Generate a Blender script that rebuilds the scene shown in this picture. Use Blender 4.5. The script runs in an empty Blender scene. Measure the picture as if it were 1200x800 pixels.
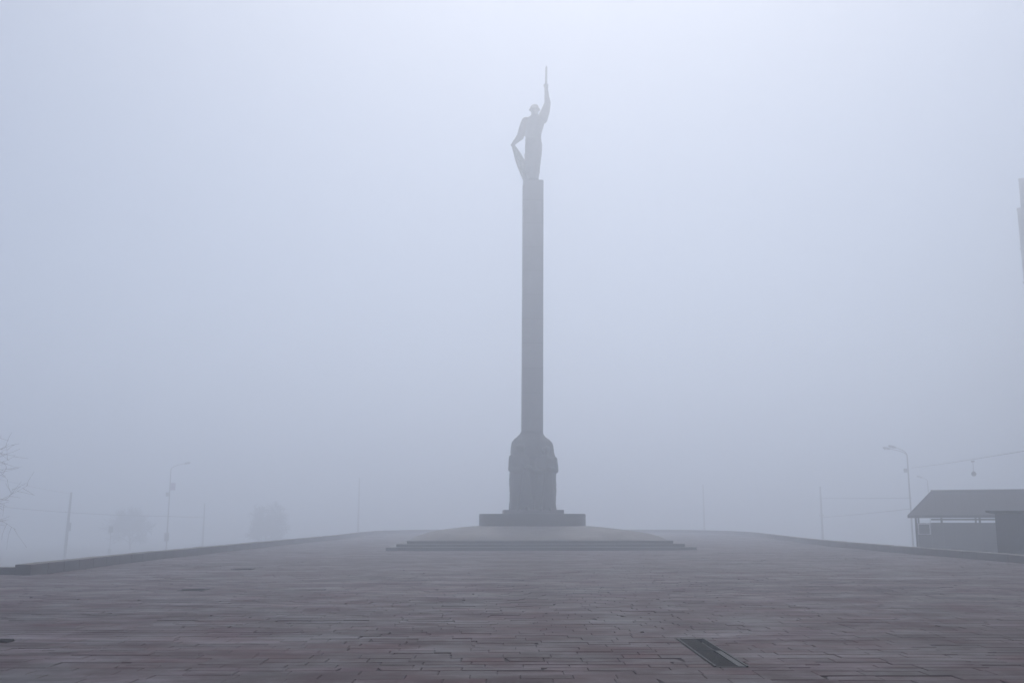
import bpy, bmesh, math, random
from mathutils import Vector, Matrix, noise
R = math.radians
scene = bpy.context.scene
C = scene.collection
rnd = random.Random(7)

# ------------------------------------------------------------------ camera
CAM_H = 1.6
F = 35.0 / 36.0 * 1200.0                      # focal length in pixels of the 1200 x 800 photograph
PITCH = math.atan(207.0 / F)
cam_d = bpy.data.cameras.new('camera')
cam_d.lens, cam_d.sensor_width = 35.0, 36.0
cam_d.clip_start, cam_d.clip_end = 0.1, 3000.0
cam = bpy.data.objects.new('camera', cam_d)
C.objects.link(cam)
cam.location = (0, 0, CAM_H)
cam.rotation_euler = (R(90) + PITCH, 0, 0)
scene.camera = cam


def at(u, v, Y):
    """Where the line of sight through pixel (u, v) crosses the vertical plane y = Y (surveying helper)."""
    x, up = (u - 600.0) / F, (400.0 - v) / F
    dy = math.cos(PITCH) - up * math.sin(PITCH)
    dz = math.sin(PITCH) + up * math.cos(PITCH)
    t = Y / dy
    return Vector((x * t, Y, CAM_H + dz * t))


# ------------------------------------------------------------------ mesh helpers
class MB:
    """Collects shapes and links them as ONE mesh object."""
    def __init__(s):
        s.v, s.f = [], []

    def quad_box(s, c, size, rz=0.0, bev=0.0):
        bm = bmesh.new()
        bmesh.ops.create_cube(bm, size=1.0)
        bmesh.ops.scale(bm, vec=size, verts=bm.verts)
        if bev:
            bmesh.ops.bevel(bm, geom=bm.edges[:], offset=bev, segments=2, profile=0.5, affect='EDGES')
        m = Matrix.Translation(c) @ Matrix.Rotation(rz, 4, 'Z')
        s.add_bm(bm, m)
        return s

    def add_bm(s, bm, m=None):
        bm.verts.ensure_lookup_table()
        n = len(s.v)
        for i, v in enumerate(bm.verts):
            v.index = i
            s.v.append(tuple(m @ v.co if m else v.co))
        for f in bm.faces:
            s.f.append([n + v.index for v in f.verts])
        bm.free()

    def tube(s, pts, rad, sides=8, cap=True):
        pts = [Vector(p) for p in pts]
        if not hasattr(rad, '__len__'):
            rad = [rad] * len(pts)
        n = len(s.v)
        up = None
        for i, p in enumerate(pts):
            t = (pts[min(i + 1, len(pts) - 1)] - pts[max(i - 1, 0)])
            if t.length < 1e-9:
                t = Vector((0, 0, 1))
            t.normalize()
            if up is None:
                up = Vector((1, 0, 0)) if abs(t.x) < 0.8 else Vector((0, 1, 0))
            a = t.cross(up)
            if a.length < 1e-6:
                a = t.cross(Vector((0, 1, 0.3)))
            a.normalize()
            b = t.cross(a).normalized()
            up = -b if False else a.cross(t).normalized()
            for k in range(sides):
                w = 2 * math.pi * k / sides
                s.v.append(tuple(p + (a * math.cos(w) + b * math.sin(w)) * rad[i]))
        for i in range(len(pts) - 1):
            for k in range(sides):
                k2 = (k + 1) % sides
                s.f.append([n + i * sides + k, n + i * sides + k2, n + (i + 1) * sides + k2, n + (i + 1) * sides + k])
        if cap:
            s.f.append([n + k for k in range(sides)][::-1])
            e = n + (len(pts) - 1) * sides
            s.f.append([e + k for k in range(sides)])
        return s

    def loft(s, rings, sides=24, power=2.0):
        """rings: (centre, rx, ry[, rz]) stacked sections, superellipse in x/y."""
        n = len(s.v)
        for r in rings:
            c, rx, ry = Vector(r[0]), r[1], r[2]
            rz = r[3] if len(r) > 3 else 0.0
            for k in range(sides):
                w = 2 * math.pi * k / sides
                cx, sy = math.cos(w), math.sin(w)
                x = math.copysign(abs(cx) ** (2 / power), cx) * rx
                y = math.copysign(abs(sy) ** (2 / power), sy) * ry
                s.v.append((c.x + x * math.cos(rz) - y * math.sin(rz), c.y + x * math.sin(rz) + y * math.cos(rz), c.z))
        m = len(rings)
        for i in range(m - 1):
            for k in range(sides):
                k2 = (k + 1) % sides
                s.f.append([n + i * sides + k, n + i * sides + k2, n + (i + 1) * sides + k2, n + (i + 1) * sides + k])
        s.f.append([n + k for k in range(sides)][::-1])
        s.f.append([n + (m - 1) * sides + k for k in range(sides)])
        return s

    def ball(s, c, r, rot=None):
        bm = bmesh.new()
        bmesh.ops.create_uvsphere(bm, u_segments=20, v_segments=14, radius=1.0)
        if not hasattr(r, '__len__'):
            r = (r, r, r)
        m = Matrix.Translation(c) @ (rot.to_4x4() if rot else Matrix.Identity(4)) @ Matrix.Diagonal((*r, 1.0))
        s.add_bm(bm, m)
        return s

    def bone(s, p0, p1, r0, r1, sides=16):
        """A tapered limb with round ends."""
        p0, p1 = Vector(p0), Vector(p1)
        s.tube([p0, p0.lerp(p1, .5), p1], [r0, (r0 + r1) / 2, r1], sides)
        s.ball(p0, r0)
        s.ball(p1, r1)
        return s

    def build(s, name, mat, parent=None, smooth=False, loc=None, auto=None):
        me = bpy.data.meshes.new(name)
        me.from_pydata([tuple(v) for v in s.v], [], s.f)
        me.update()
        bm = bmesh.new()
        bm.from_mesh(me)
        bmesh.ops.recalc_face_normals(bm, faces=bm.faces)
        bm.to_mesh(me)
        bm.free()
        me.materials.append(mat)
        if smooth:
            for p in me.polygons:
                p.use_smooth = True
        if auto:
            me.set_sharp_from_angle(angle=R(auto))
        o = bpy.data.objects.new(name, me)
        C.objects.link(o)
        if loc is not None:
            o.location = loc
        if parent:
            o.parent = parent
        return o

    def sculpt(s, name, mat, parent=None, voxel=0.03, relax=4, rough=0.0, loc=None):
        """Melt all overlapping closed pieces into one continuous skin."""
        o = s.build(name, mat, parent, loc=loc)
        m = o.modifiers.new('melt', 'REMESH')
        m.mode, m.voxel_size, m.use_smooth_shade = 'VOXEL', voxel, True
        sm = o.modifiers.new('relax', 'SMOOTH')
        sm.factor, sm.iterations = 0.5, relax
        dg = bpy.context.evaluated_depsgraph_get()
        me = bpy.data.meshes.new_from_object(o.evaluated_get(dg))
        o.modifiers.clear()
        o.data = me
        if rough:
            new = []
            for v, n in zip([v.co.copy() for v in me.vertices], [v.normal.copy() for v in me.vertices]):
                new.extend(v + n * rough * (noise.noise(v * 3.1) + 0.6 * noise.noise(v * 8.3)))
            me.vertices.foreach_set('co', new)
            me.update()
        for p in me.polygons:
            p.use_smooth = True
        if not me.materials:
            me.materials.append(mat)
        return o


def tag(o, label=None, cat=None, group=None, kind=None):
    if label: o['label'] = label
    if cat: o['category'] = cat
    if group: o['group'] = group
    if kind: o['kind'] = kind
    return o


def thing(name, label, cat, loc=(0, 0, 0), rz=0.0, group=None):
    o = bpy.data.objects.new(name, None)
    C.objects.link(o)
    o.location = loc
    o.rotation_euler = (0, 0, rz)
    return tag(o, label, cat, group)


def copy_tree(o, parent=None):
    c = o.copy()
    C.objects.link(c)
    c.parent = parent
    for ch in list(o.children):
        copy_tree(ch, c)
    return c


# ------------------------------------------------------------------ materials
def mat_base(name):
    m = bpy.data.materials.new(name)
    m.use_nodes = True
    nt = m.node_tree
    nt.nodes.clear()
    out = nt.nodes.new('ShaderNodeOutputMaterial')
    b = nt.nodes.new('ShaderNodeBsdfPrincipled')
    nt.links.new(b.outputs[0], out.inputs[0])
    return m, nt, b


def N(nt, t, **kw):
    n = nt.nodes.new(t)
    for k, v in kw.items():
        if k in n.inputs.keys() if hasattr(n.inputs, 'keys') else False:
            n.inputs[k].default_value = v
        else:
            setattr(n, k, v)
    return n


def ramp(nt, stops):
    n = nt.nodes.new('ShaderNodeValToRGB')
    e = n.color_ramp.elements
    while len(e) < len(stops):
        e.new(0.5)
    for i, (p, c) in enumerate(stops):
        e[i].position = p
        e[i].color = (*c, 1) if hasattr(c, '__len__') else (c, c, c, 1)
    return n


def surface(name, c0, c1, rough=(0.5, 0.8), scale=2.0, fine=40.0, bump=0.3, island=None, bricks=None, metallic=0.0, stretch=(1, 1, 1), grime=None, spec=0.5):
    """Weathered procedural surface: two tones of noise, fine grain, optional tone per block, optional joints."""
    m, nt, b = mat_base(name)
    L = nt.links.new
    tc = N(nt, 'ShaderNodeTexCoord')
    mp = N(nt, 'ShaderNodeMapping')
    mp.inputs['Scale'].default_value = stretch
    L(tc.outputs['Object'], mp.inputs[0])
    n1 = N(nt, 'ShaderNodeTexNoise', Scale=scale, Detail=7.0, Roughness=0.62)
    n2 = N(nt, 'ShaderNodeTexNoise', Scale=fine, Detail=5.0, Roughness=0.7)
    L(mp.outputs[0], n1.inputs['Vector'])
    L(tc.outputs['Object'], n2.inputs['Vector'])
    r1 = ramp(nt, [(0.3, c0), (0.7, c1)])
    L(n1.outputs[0], r1.inputs[0])
    col = r1.outputs[0]
    if island:
        g = N(nt, 'ShaderNodeNewGeometry')
        ri = ramp(nt, island)
        L(g.outputs['Random Per Island'], ri.inputs[0])
        mx = N(nt, 'ShaderNodeMix', data_type='RGBA', blend_type='MULTIPLY')
        mx.inputs[0].default_value = 1.0
        L(col, mx.inputs[6]); L(ri.outputs[0], mx.inputs[7])
        col = mx.outputs[2]
    rg = ramp(nt, [(0.35, 0.72), (0.65, 1.25)])
    L(n2.outputs[0], rg.inputs[0])
    mx = N(nt, 'ShaderNodeMix', data_type='RGBA', blend_type='MULTIPLY')
    mx.inputs[0].default_value = 0.55
    L(col, mx.inputs[6]); L(rg.outputs[0], mx.inputs[7])
    col = mx.outputs[2]
    hgt = n2.outputs[0]
    if grime:
        n3 = N(nt, 'ShaderNodeTexNoise', Scale=grime[0], Detail=6.0, Roughness=0.6)
        n3.inputs['Distortion'].default_value = 0.6
        L(tc.outputs['Object'], n3.inputs['Vector'])
        r3 = ramp(nt, [(0.48, 0.0), (0.62, 1.0)])
        L(n3.outputs[0], r3.inputs[0])
        mx = N(nt, 'ShaderNodeMix', data_type='RGBA')
        ma = N(nt, 'ShaderNodeMath', operation='MULTIPLY')
        ma.inputs[1].default_value = grime[2]
        L(r3.outputs[0], ma.inputs[0])
        L(ma.outputs[0], mx.inputs[0]); L(col, mx.inputs[6])
        mx.inputs[7].default_value = (*grime[1], 1)
        col = mx.outputs[2]
    nm = None
    if bricks:
        bw, bh, mort, axes = bricks
        br = N(nt, 'ShaderNodeTexBrick')
        br.inputs['Scale'].default_value = 1.0
        br.inputs['Brick Width'].default_value = bw
        br.inputs['Row Height'].default_value = bh
        br.inputs['Mortar Size'].default_value = mort
        br.inputs['Color1'].default_value = (1, 1, 1, 1)
        br.inputs['Color2'].default_value = (0.72, 0.72, 0.72, 1)
        br.inputs['Mortar'].default_value = (0.3, 0.3, 0.3, 1)
        sx = N(nt, 'ShaderNodeSeparateXYZ')
        cx = N(nt, 'ShaderNodeCombineXYZ')
        L(tc.outputs['Object'], sx.inputs[0])
        if axes == 'wall':
            ad = N(nt, 'ShaderNodeMath', operation='ADD')
            L(sx.outputs[0], ad.inputs[0]); L(sx.outputs[1], ad.inputs[1])
            L(ad.outputs[0], cx.inputs[0]); L(sx.outputs[2], cx.inputs[1])
        else:
            L(sx.outputs[0], cx.inputs[0]); L(sx.outputs[1], cx.inputs[1])
        L(cx.outputs[0], br.inputs['Vector'])
        mx = N(nt, 'ShaderNodeMix', data_type='RGBA', blend_type='MULTIPLY')
        mx.inputs[0].default_value = 1.0
        L(col, mx.inputs[6]); L(br.outputs['Color'], mx.inputs[7])
        col = mx.outputs[2]
        bp0 = N(nt, 'ShaderNodeBump')
        bp0.invert = True
        bp0.inputs['Strength'].default_value = 0.6
        bp0.inputs['Distance'].default_value = 0.01
        L(br.outputs['Fac'], bp0.inputs['Height'])
        nm = bp0.outputs[0]
    L(col, b.inputs['Base Color'])
    rr = ramp(nt, [(0.35, rough[0]), (0.65, rough[1])])
    L(n1.outputs[0], rr.inputs[0])
    L(rr.outputs[0], b.inputs['Roughness'])
    b.inputs['Metallic'].default_value = metallic
    b.inputs['Specular IOR Level'].default_value = spec
    bp = N(nt, 'ShaderNodeBump')
    bp.inputs['Strength'].default_value = bump
    bp.inputs['Distance'].default_value = 0.01
    L(hgt, bp.inputs['Height'])
    if nm:
        L(nm, bp.inputs['Normal'])
    L(bp.outputs[0], b.inputs['Normal'])
    return m


M = {}
M['slab'] = surface('paving_stone', (0.016, 0.0035, 0.0070), (0.036, 0.0098, 0.0180), spec=0.12, rough=(0.42, 0.75), scale=0.9, fine=26, bump=0.45,
                    island=[(0.0, (0.72, 0.60, 0.62)), (0.3, (0.95, 0.84, 0.86)), (0.55, (0.80, 0.77, 0.83)), (0.8, (1.40, 0.80, 0.82)), (1.0, (1.18, 1.08, 1.12))],
                    grime=(0.35, (0.016, 0.012, 0.014), 0.55))


def wet(m, dry_gain=1.0):
    """Damp film on the stone: long irregular patches that are smoother than the rest, and paler streaks with wet shine put into the colour."""
    nt = m.node_tree
    L = nt.links.new
    b = [n for n in nt.nodes if n.type == 'BSDF_PRINCIPLED'][0]
    old = b.inputs['Roughness'].links[0].from_socket
    tc = N(nt, 'ShaderNodeTexCoord')
    mp = N(nt, 'ShaderNodeMapping')
    mp.inputs['Scale'].default_value = (0.22, 0.95, 1)
    L(tc.outputs['Object'], mp.inputs[0])
    n1 = N(nt, 'ShaderNodeTexNoise', Scale=1.0, Detail=8.0, Roughness=0.68)
    n1.inputs['Distortion'].default_value = 0.5
    L(mp.outputs[0], n1.inputs['Vector'])
    r = ramp(nt, [(0.50, 0.0), (0.66, 1.0)])
    L(n1.outputs[0], r.inputs[0])
    mx = N(nt, 'ShaderNodeMix', data_type='FLOAT')
    L(r.outputs[0], mx.inputs[0]); L(old, mx.inputs[2])
    mx.inputs[3].default_value = 0.36
    L(mx.outputs[0], b.inputs['Roughness'])
    # paler stained streaks, with wet shine put into the base colour
    mp2 = N(nt, 'ShaderNodeMapping')
    mp2.inputs['Scale'].default_value = (0.42, 0.85, 1)
    mp2.inputs['Location'].default_value = (13.0, 7.0, 0)
    L(tc.outputs['Object'], mp2.inputs[0])
    n2 = N(nt, 'ShaderNodeTexNoise', Scale=1.0, Detail=9.0, Roughness=0.66)
    L(mp2.outputs[0], n2.inputs['Vector'])
    r2 = ramp(nt, [(0.53, 0.0), (0.64, 0.75)])
    L(n2.outputs[0], r2.inputs[0])
    oc = b.inputs['Base Color'].links[0].from_socket
    mc = N(nt, 'ShaderNodeMix', data_type='RGBA')
    L(r2.outputs[0], mc.inputs[0]); L(oc, mc.inputs[6])
    mc.inputs[7].default_value = (0.082, 0.054, 0.070, 1)
    L(mc.outputs[2], b.inputs['Base Color'])


wet(M['slab'])
M['joint'] = surface('joint_dirt', (0.015, 0.013, 0.014), (0.04, 0.035, 0.034), rough=(0.8, 0.95), scale=3, fine=60, bump=0.6)
M['mortar'] = surface('sandy_mortar', (0.010, 0.008, 0.009), (0.028, 0.022, 0.023), rough=(0.85, 0.95), scale=2, fine=50, bump=0.5, spec=0.1)
M['kerb'] = surface('kerb_stone', (0.026, 0.013, 0.014), (0.050, 0.028, 0.030), rough=(0.55, 0.8), scale=1.6, fine=30, bump=0.4,
                    island=[(0.0, (0.75, 0.72, 0.74)), (0.5, (1.0, 0.94, 0.94)), (1.0, (1.25, 1.16, 1.16))], grime=(0.8, (0.035, 0.035, 0.036), 0.6))
M['step'] = surface('step_stone', (0.014, 0.012, 0.015), (0.030, 0.026, 0.031), rough=(0.5, 0.75), scale=1.3, fine=28, bump=0.35, bricks=(1.2, 5.0, 0.012, 'wall'), grime=(0.7, (0.03, 0.03, 0.033), 0.5))
M['mound'] = surface('mound_paving', (0.060, 0.053, 0.060), (0.11, 0.098, 0.108), rough=(0.5, 0.8), scale=1.1, fine=28, bump=0.35, bricks=(0.6, 0.3, 0.010, 'flat'), grime=(0.6, (0.04, 0.04, 0.045), 0.5))  # paler than the steps: light from above put into the base colour
M['granite'] = surface('mauve_granite', (0.105, 0.098, 0.108), (0.17, 0.155, 0.17), rough=(0.4, 0.65), scale=0.8, fine=50, bump=0.2, stretch=(1, 1, .35), bricks=(30.0, 1.5, 0.018, 'wall'), grime=(0.5, (0.07, 0.07, 0.08), 0.5))
M['relief'] = surface('relief_stone', (0.022, 0.026, 0.032), (0.048, 0.052, 0.060), rough=(0.5, 0.75), scale=1.8, fine=40, bump=0.35, grime=(0.9, (0.02, 0.022, 0.025), 0.5))
M['bronze'] = surface('weathered_bronze', (0.085, 0.090, 0.095), (0.14, 0.14, 0.145), rough=(0.45, 0.7), scale=1.5, fine=35, bump=0.2, metallic=0.25, grime=(0.9, (0.05, 0.065, 0.06), 0.4))
M['iron'] = surface('cast_iron', (0.005, 0.006, 0.006), (0.013, 0.016, 0.016), rough=(0.7, 0.92), scale=6, fine=90, bump=0.7, grime=(3.0, (0.022, 0.015, 0.012), 0.5), spec=0.08)
M['frame'] = surface('drain_frame', (0.02, 0.024, 0.025), (0.05, 0.056, 0.058), rough=(0.5, 0.8), scale=6, fine=80, bump=0.4, spec=0.2)
M['rust'] = surface('rusty_plate', (0.035, 0.022, 0.020), (0.085, 0.052, 0.042), rough=(0.6, 0.9), scale=7, fine=80, bump=0.6)
M['zinc'] = surface('zinc_strip', (0.03, 0.034, 0.037), (0.085, 0.09, 0.094), rough=(0.55, 0.8), scale=8, fine=90, bump=0.3, metallic=0.0, spec=0.15)
M['steel'] = surface('painted_steel', (0.07, 0.075, 0.08), (0.12, 0.125, 0.13), rough=(0.4, 0.65), scale=3, fine=40, bump=0.15)
M['concrete'] = surface('pole_concrete', (0.11, 0.11, 0.11), (0.2, 0.2, 0.195), rough=(0.7, 0.9), scale=2, fine=40, bump=0.3, stretch=(1, 1, .3))
M['wire'] = surface('cable_rubber', (0.02, 0.02, 0.022), (0.035, 0.035, 0.04), rough=(0.5, 0.7), scale=4, fine=40, bump=0.1)
M['white'] = surface('lamp_glass', (0.45, 0.46, 0.47), (0.6, 0.6, 0.6), rough=(0.25, 0.4), scale=4, fine=40, bump=0.05)
M['banner'] = surface('mauve_cloth', (0.22, 0.10, 0.24), (0.34, 0.18, 0.36), rough=(0.7, 0.9), scale=3, fine=80, bump=0.2)
M['bark'] = surface('wet_bark', (0.025, 0.021, 0.019), (0.06, 0.05, 0.044), rough=(0.7, 0.95), scale=6, fine=40, bump=0.8, stretch=(1, 1, .25))
M['soil'] = surface('winter_ground', (0.045, 0.042, 0.035), (0.085, 0.075, 0.062), rough=(0.8, 0.95), scale=0.15, fine=4, bump=0.6, grime=(0.05, (0.05, 0.06, 0.035), 0.6))
M['roof'] = surface('metal_roof', (0.018, 0.015, 0.020), (0.034, 0.028, 0.036), spec=0.05, rough=(0.8, 0.95), scale=1.0, fine=30, bump=0.2, bricks=(0.5, 50.0, 0.02, 'flat'))
M['panel'] = surface('wall_panel', (0.030, 0.033, 0.043), (0.055, 0.058, 0.070), rough=(0.5, 0.8), scale=0.8, fine=30, bump=0.2, bricks=(1.5, 30.0, 0.02, 'wall'), grime=(0.5, (0.04, 0.04, 0.045), 0.5))
M['kiosk'] = surface('kiosk_cladding', (0.020, 0.022, 0.027), (0.036, 0.039, 0.047), rough=(0.5, 0.8), scale=0.9, fine=30, bump=0.2, bricks=(0.9, 30.0, 0.02, 'wall'))
M['white_paint'] = surface('white_paint', (0.5, 0.5, 0.52), (0.7, 0.7, 0.7), rough=(0.4, 0.6), scale=3, fine=30, bump=0.1)
M['tower'] = surface('tower_panel', (0.09, 0.088, 0.096), (0.15, 0.145, 0.152), rough=(0.7, 0.9), scale=0.4, fine=15, bump=0.25, bricks=(3.0, 3.0, 0.03, 'wall'), grime=(0.2, (0.1, 0.1, 0.11), 0.5))
M['tower_top'] = surface('tower_brick', (0.10, 0.095, 0.10), (0.16, 0.15, 0.155), rough=(0.7, 0.9), scale=0.6, fine=15, bump=0.25, bricks=(0.5, 0.15, 0.012, 'wall'))
M['glass'] = surface('dark_glass', (0.015, 0.018, 0.022), (0.03, 0.035, 0.04), rough=(0.06, 0.14), scale=0.6, fine=8, bump=0.02, spec=0.6)

# ------------------------------------------------------------------ ground
# outline of the raised square (metres): open on the near left, walls on the left, far end and right
LEFT = [(-14.06, 29.3), (-14.2, 34), (-14.3, 41), (-14.2, 55), (-13.95, 68), (-13.8, 80), (-14.2, 92), (-14.4, 100), (-14.1, 108), (-12.0, 115), (-8.5, 119.5), (-3.5, 121.8), (2.5, 122.5)]
RIGHT = [(18.5, 18.0), (18.5, 30), (18.5, 45), (18.6, 56), (19.3, 66), (20.6, 77), (22.0, 88), (23.0, 98), (23.0, 106), (21.3, 113), (17.5, 118), (11.0, 121.4), (2.5, 122.5)]
OUTLINE = [(-26, 29.8)] + LEFT[:1] + LEFT[1:] + RIGHT[::-1][1:] + [(18.5, -8), (-26, -8)]


def inside(x, y, poly=OUTLINE):
    r, n = False, len(poly)
    for i in range(n):
        (x0, y0), (x1, y1) = poly[i], poly[(i + 1) % n]
        if (y0 > y) != (y1 > y) and x < (x1 - x0) * (y - y0) / (y1 - y0) + x0:
            r = not r
    return r


MX, MY = at(624, 640, 59.8).x, 59.8            # the axis of the monument

# the land around the square, falling away on every side
g = MB()
xs = [-440, -300, -200, -140, -100, -75, -55, -40, -28, -14, 0, 10, 20, 30, 42, 56, 75, 100, 140, 200, 300, 440]
ys = [-440, -300, -200, -120, -70, -40, -15, 0, 15, 30, 45, 60, 75, 90, 105, 120, 135, 150, 175, 210, 260, 330, 440]


def land(x, y):
    dx = max(-26 - x, x - 20, 0.0) if y < 28 else max(-14 - x, x - 20, 0.0)
    dy = max(-8 - y, y - 122, 0.0)
    d = math.hypot(dx, dy)
    return -1.7 - 1.6 * min(1.0, d / 22.0) - 3.5 * min(1.0, max(0.0, d - 22) / 260.0) + 0.12 * noise.noise(Vector((x * .05, y * .05, 0)))


for y in ys:
    for x in xs:
        g.v.append((x, y, land(x, y)))
W_ = len(xs)
for j in range(len(ys) - 1):
    for i in range(W_ - 1):
        g.f.append([j * W_ + i, j * W_ + i + 1, (j + 1) * W_ + i + 1, (j + 1) * W_ + i])
tag(g.build('ground', M['soil'], smooth=True), kind='structure')

# bed under the paving, with the retaining faces of the square
bed = MB()
n0 = len(OUTLINE)
for (x, y) in OUTLINE: bed.v.append((x, y, -0.05))
for (x, y) in OUTLINE: bed.v.append((x, y, -2.6))
bed.f.append(list(range(n0)))
for i in range(n0):
    j = (i + 1) % n0
    bed.f.append([i, j, n0 + j, n0 + i])
tag(bed.build('plaza_bed', M['joint']), kind='structure')

# holes in the paving for covers: (x0, x1, y0, y1)
DRAIN = (2.225, 2.605, 11.40, 14.00)
p1 = at(227, 690, 22.5); y1 = CAM_H * F / 83.0 * 0.995
MAN = [(227, 690.5, 0.31), (285, 666, 0.34), (2, 749, 0.13)]


def ground_pt(u, v):
    x, up = (u - 600.0) / F, (400.0 - v) / F
    dy = math.cos(PITCH) - up * math.sin(PITCH)
    dz = math.sin(PITCH) + up * math.cos(PITCH)
    t = -CAM_H / dz
    return (x * t, dy * t)


HOLES = [DRAIN]
manhole_at = []
for (u, v, r) in MAN:
    x, y = ground_pt(u, v)
    manhole_at.append((x, y, r))
    HOLES.append((x - r, x + r, y - r, y + r))
sunk = [ground_pt(u, v) for (u, v) in ((1175, 778), (1100, 756.5), (628, 788), (553, 710), (1085, 793), (735, 786), (640, 726), (500, 763))]


def cut(rect, holes):
    out = [rect]
    for (hx0, hx1, hy0, hy1) in holes:
        nxt = []
        for (a, b, c, d) in out:
            if a >= hx1 or b <= hx0 or c >= hy1 or d <= hy0:
                nxt.append((a, b, c, d)); continue
            if a < hx0: nxt.append((a, hx0, c, d))
            if b > hx1: nxt.append((hx1, b, c, d))
            m0, m1 = max(a, hx0), min(b, hx1)
            if c < hy0: nxt.append((m0, m1, c, hy0))
            if d > hy1: nxt.append((m0, m1, hy1, d))
        out = nxt
    return out


pav = MB()


def slab(a, b, c, d, z, tx, ty, gap, rot):
    cx, cy = (a + b) / 2, (c + d) / 2
    hx, hy = (b - a) / 2 - gap, (d - c) / 2 - gap
    if hx < 0.03 or hy < 0.03:
        return
    n = len(pav.v)
    co, si = math.cos(rot), math.sin(rot)
    e = min(0.008, hx * .3, hy * .3)
    chip = [0.0] * 4
    if rnd.random() < 0.05:
        chip[rnd.randrange(4)] = rnd.uniform(.02, .07)
    sg = ((-1, -1), (1, -1), (1, 1), (-1, 1))
    for (ins, dz) in ((e, 0.0), (0.0, -e * .8), (0.0, -0.055)):
        for k, (sx, sy) in enumerate(sg):
            x = sx * (hx - ins - min(chip[k], hx * .4)); y = sy * (hy - ins - min(chip[k], hy * .4) * .6)
            pav.v.append((cx + x * co - y * si, cy + x * si + y * co, z + x * tx + y * ty + dz))
    pav.f.append([n, n + 1, n + 2, n + 3])
    for r in (0, 4):
        for k in range(4):
            k2 = (k + 1) % 4
            pav.f.append([n + r + k, n + r + 4 + k, n + r + 4 + k2, n + r + k2])


def undulation(x, y):
    return 0.030 * noise.noise(Vector((x * .13, y * .16, 2.0))) + 0.014 * noise.noise(Vector((x * .5, y * .6, 5.0)))


mort = MB()                                                  # sand and mortar between the stones
GS = 0.4
gi = {}
for j in range(-15, 200):
    for i in range(-64, 62):
        c0, c1 = i * GS, j * GS
        if not all(inside(c0 + a * GS, c1 + b_ * GS) for a in (0, 1) for b_ in (0, 1)):
            continue
        if any(c0 < h1 and c0 + GS > h0 and c1 < h3 and c1 + GS > h2 for (h0, h1, h2, h3) in HOLES):
            continue
        q = []
        for (a, b_) in ((0, 0), (1, 0), (1, 1), (0, 1)):
            k = (i + a, j + b_)
            if k not in gi:
                gi[k] = len(mort.v)
                mort.v.append((k[0] * GS, k[1] * GS, undulation(k[0] * GS, k[1] * GS) - .012 - .013))
            q.append(gi[k])
        mort.f.append(q)
tag(mort.build('paving_mortar', M['mortar'], smooth=True), kind='structure')

y = -6.0
while y < 122.0:
    far = y > 75
    dep = rnd.choice((0.22, 0.25, 0.30, 0.30)) * (2.0 if far else 1.0)
    x = -25.5 + rnd.uniform(-.6, 0)
    while x < 24.0:
        ln = rnd.uniform(0.40, 0.95) * (1.7 if far else 1.0)
        cx, cy = x + ln / 2, y + dep / 2
        if inside(cx, cy) and not (abs(cx - MX) < 6.9 and abs(cy - MY) < 6.9):
            z = undulation(cx, cy) - 0.012 + rnd.gauss(0, .0013)
            tx, ty = rnd.gauss(0, .002), rnd.gauss(0, .0045)
            if rnd.random() < .03:
                z += rnd.choice((-.004, .003)); ty += rnd.gauss(0, .008)
            if any(a - .0 < cx + ln / 2 and cx - ln / 2 < a and abs(cy - b) < dep / 2 for (a, b) in sunk):
                z -= .006; ty -= .012
            for q in cut((x, x + ln, y, y + dep), HOLES):
                slab(*q, z, tx, ty, rnd.choice((.0010, .0014, .0018, .0024, .0045)), rnd.gauss(0, .0025))
        x += ln
    y += dep
tag(pav.build('plaza_paving', M['slab']), kind='structure')

# ------------------------------------------------------------------ covers in the paving
x0, x1, y0, y1 = DRAIN
dr = thing('drain_cover', 'long dark trench drain cover in the paving, with a pale strip and rusty plate', 'drain cover', ((x0 + x1) / 2, (y0 + y1) / 2, 0))
hw, hl = (x1 - x0) / 2, (y1 - y0) / 2
b = MB()
for sx in (-1, 1):
    b.quad_box((sx * (hw - .014), 0, -.035), (.020, 2 * hl - .01, .085), bev=.002)
for yy in (-hl + .014, .10, hl - .014):
    b.quad_box((0, yy, -.040), (2 * hw - .05, .020, .075), bev=.002)
b.build('frame', M['frame'], dr)
b = MB()                                                     # far grate: bars, leaving an open slot on its right
for k in range(24):
    b.quad_box((-.045, .13 + k * .049, -.018), (.25, .030, .020), bev=.003)
for xx in (-.16, -.045, .07):
    b.quad_box((xx, .70, -.040), (.02, 1.14, .02))
b.build('grate', M['iron'], dr)
b = MB()
for k in range(26):
    b.quad_box((-.055, -1.255 + k * .052, -.020), (.235, .034, .020), bev=.003)
for xx in (-.15, -.045, .055):
    b.quad_box((xx, -.62, -.042), (.02, 1.32, .02))
b.build('grate', M['iron'], dr)
MB().quad_box((.135, .42, -.075), (.085, .60, .012), bev=.002).build('plate', M['rust'], dr)['label'] = 'rusty brown plate lying in the open slot'
MB().quad_box((.125, -.60, -.012), (.075, 1.30, .016), bev=.003).build('cover_strip', M['zinc'], dr)['label'] = 'pale metal strip along the near half'
MB().quad_box((0, 0, -.36), (2 * hw - .05, 2 * hl - .05, .02)).build('channel_bottom', M['joint'], dr)

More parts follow.
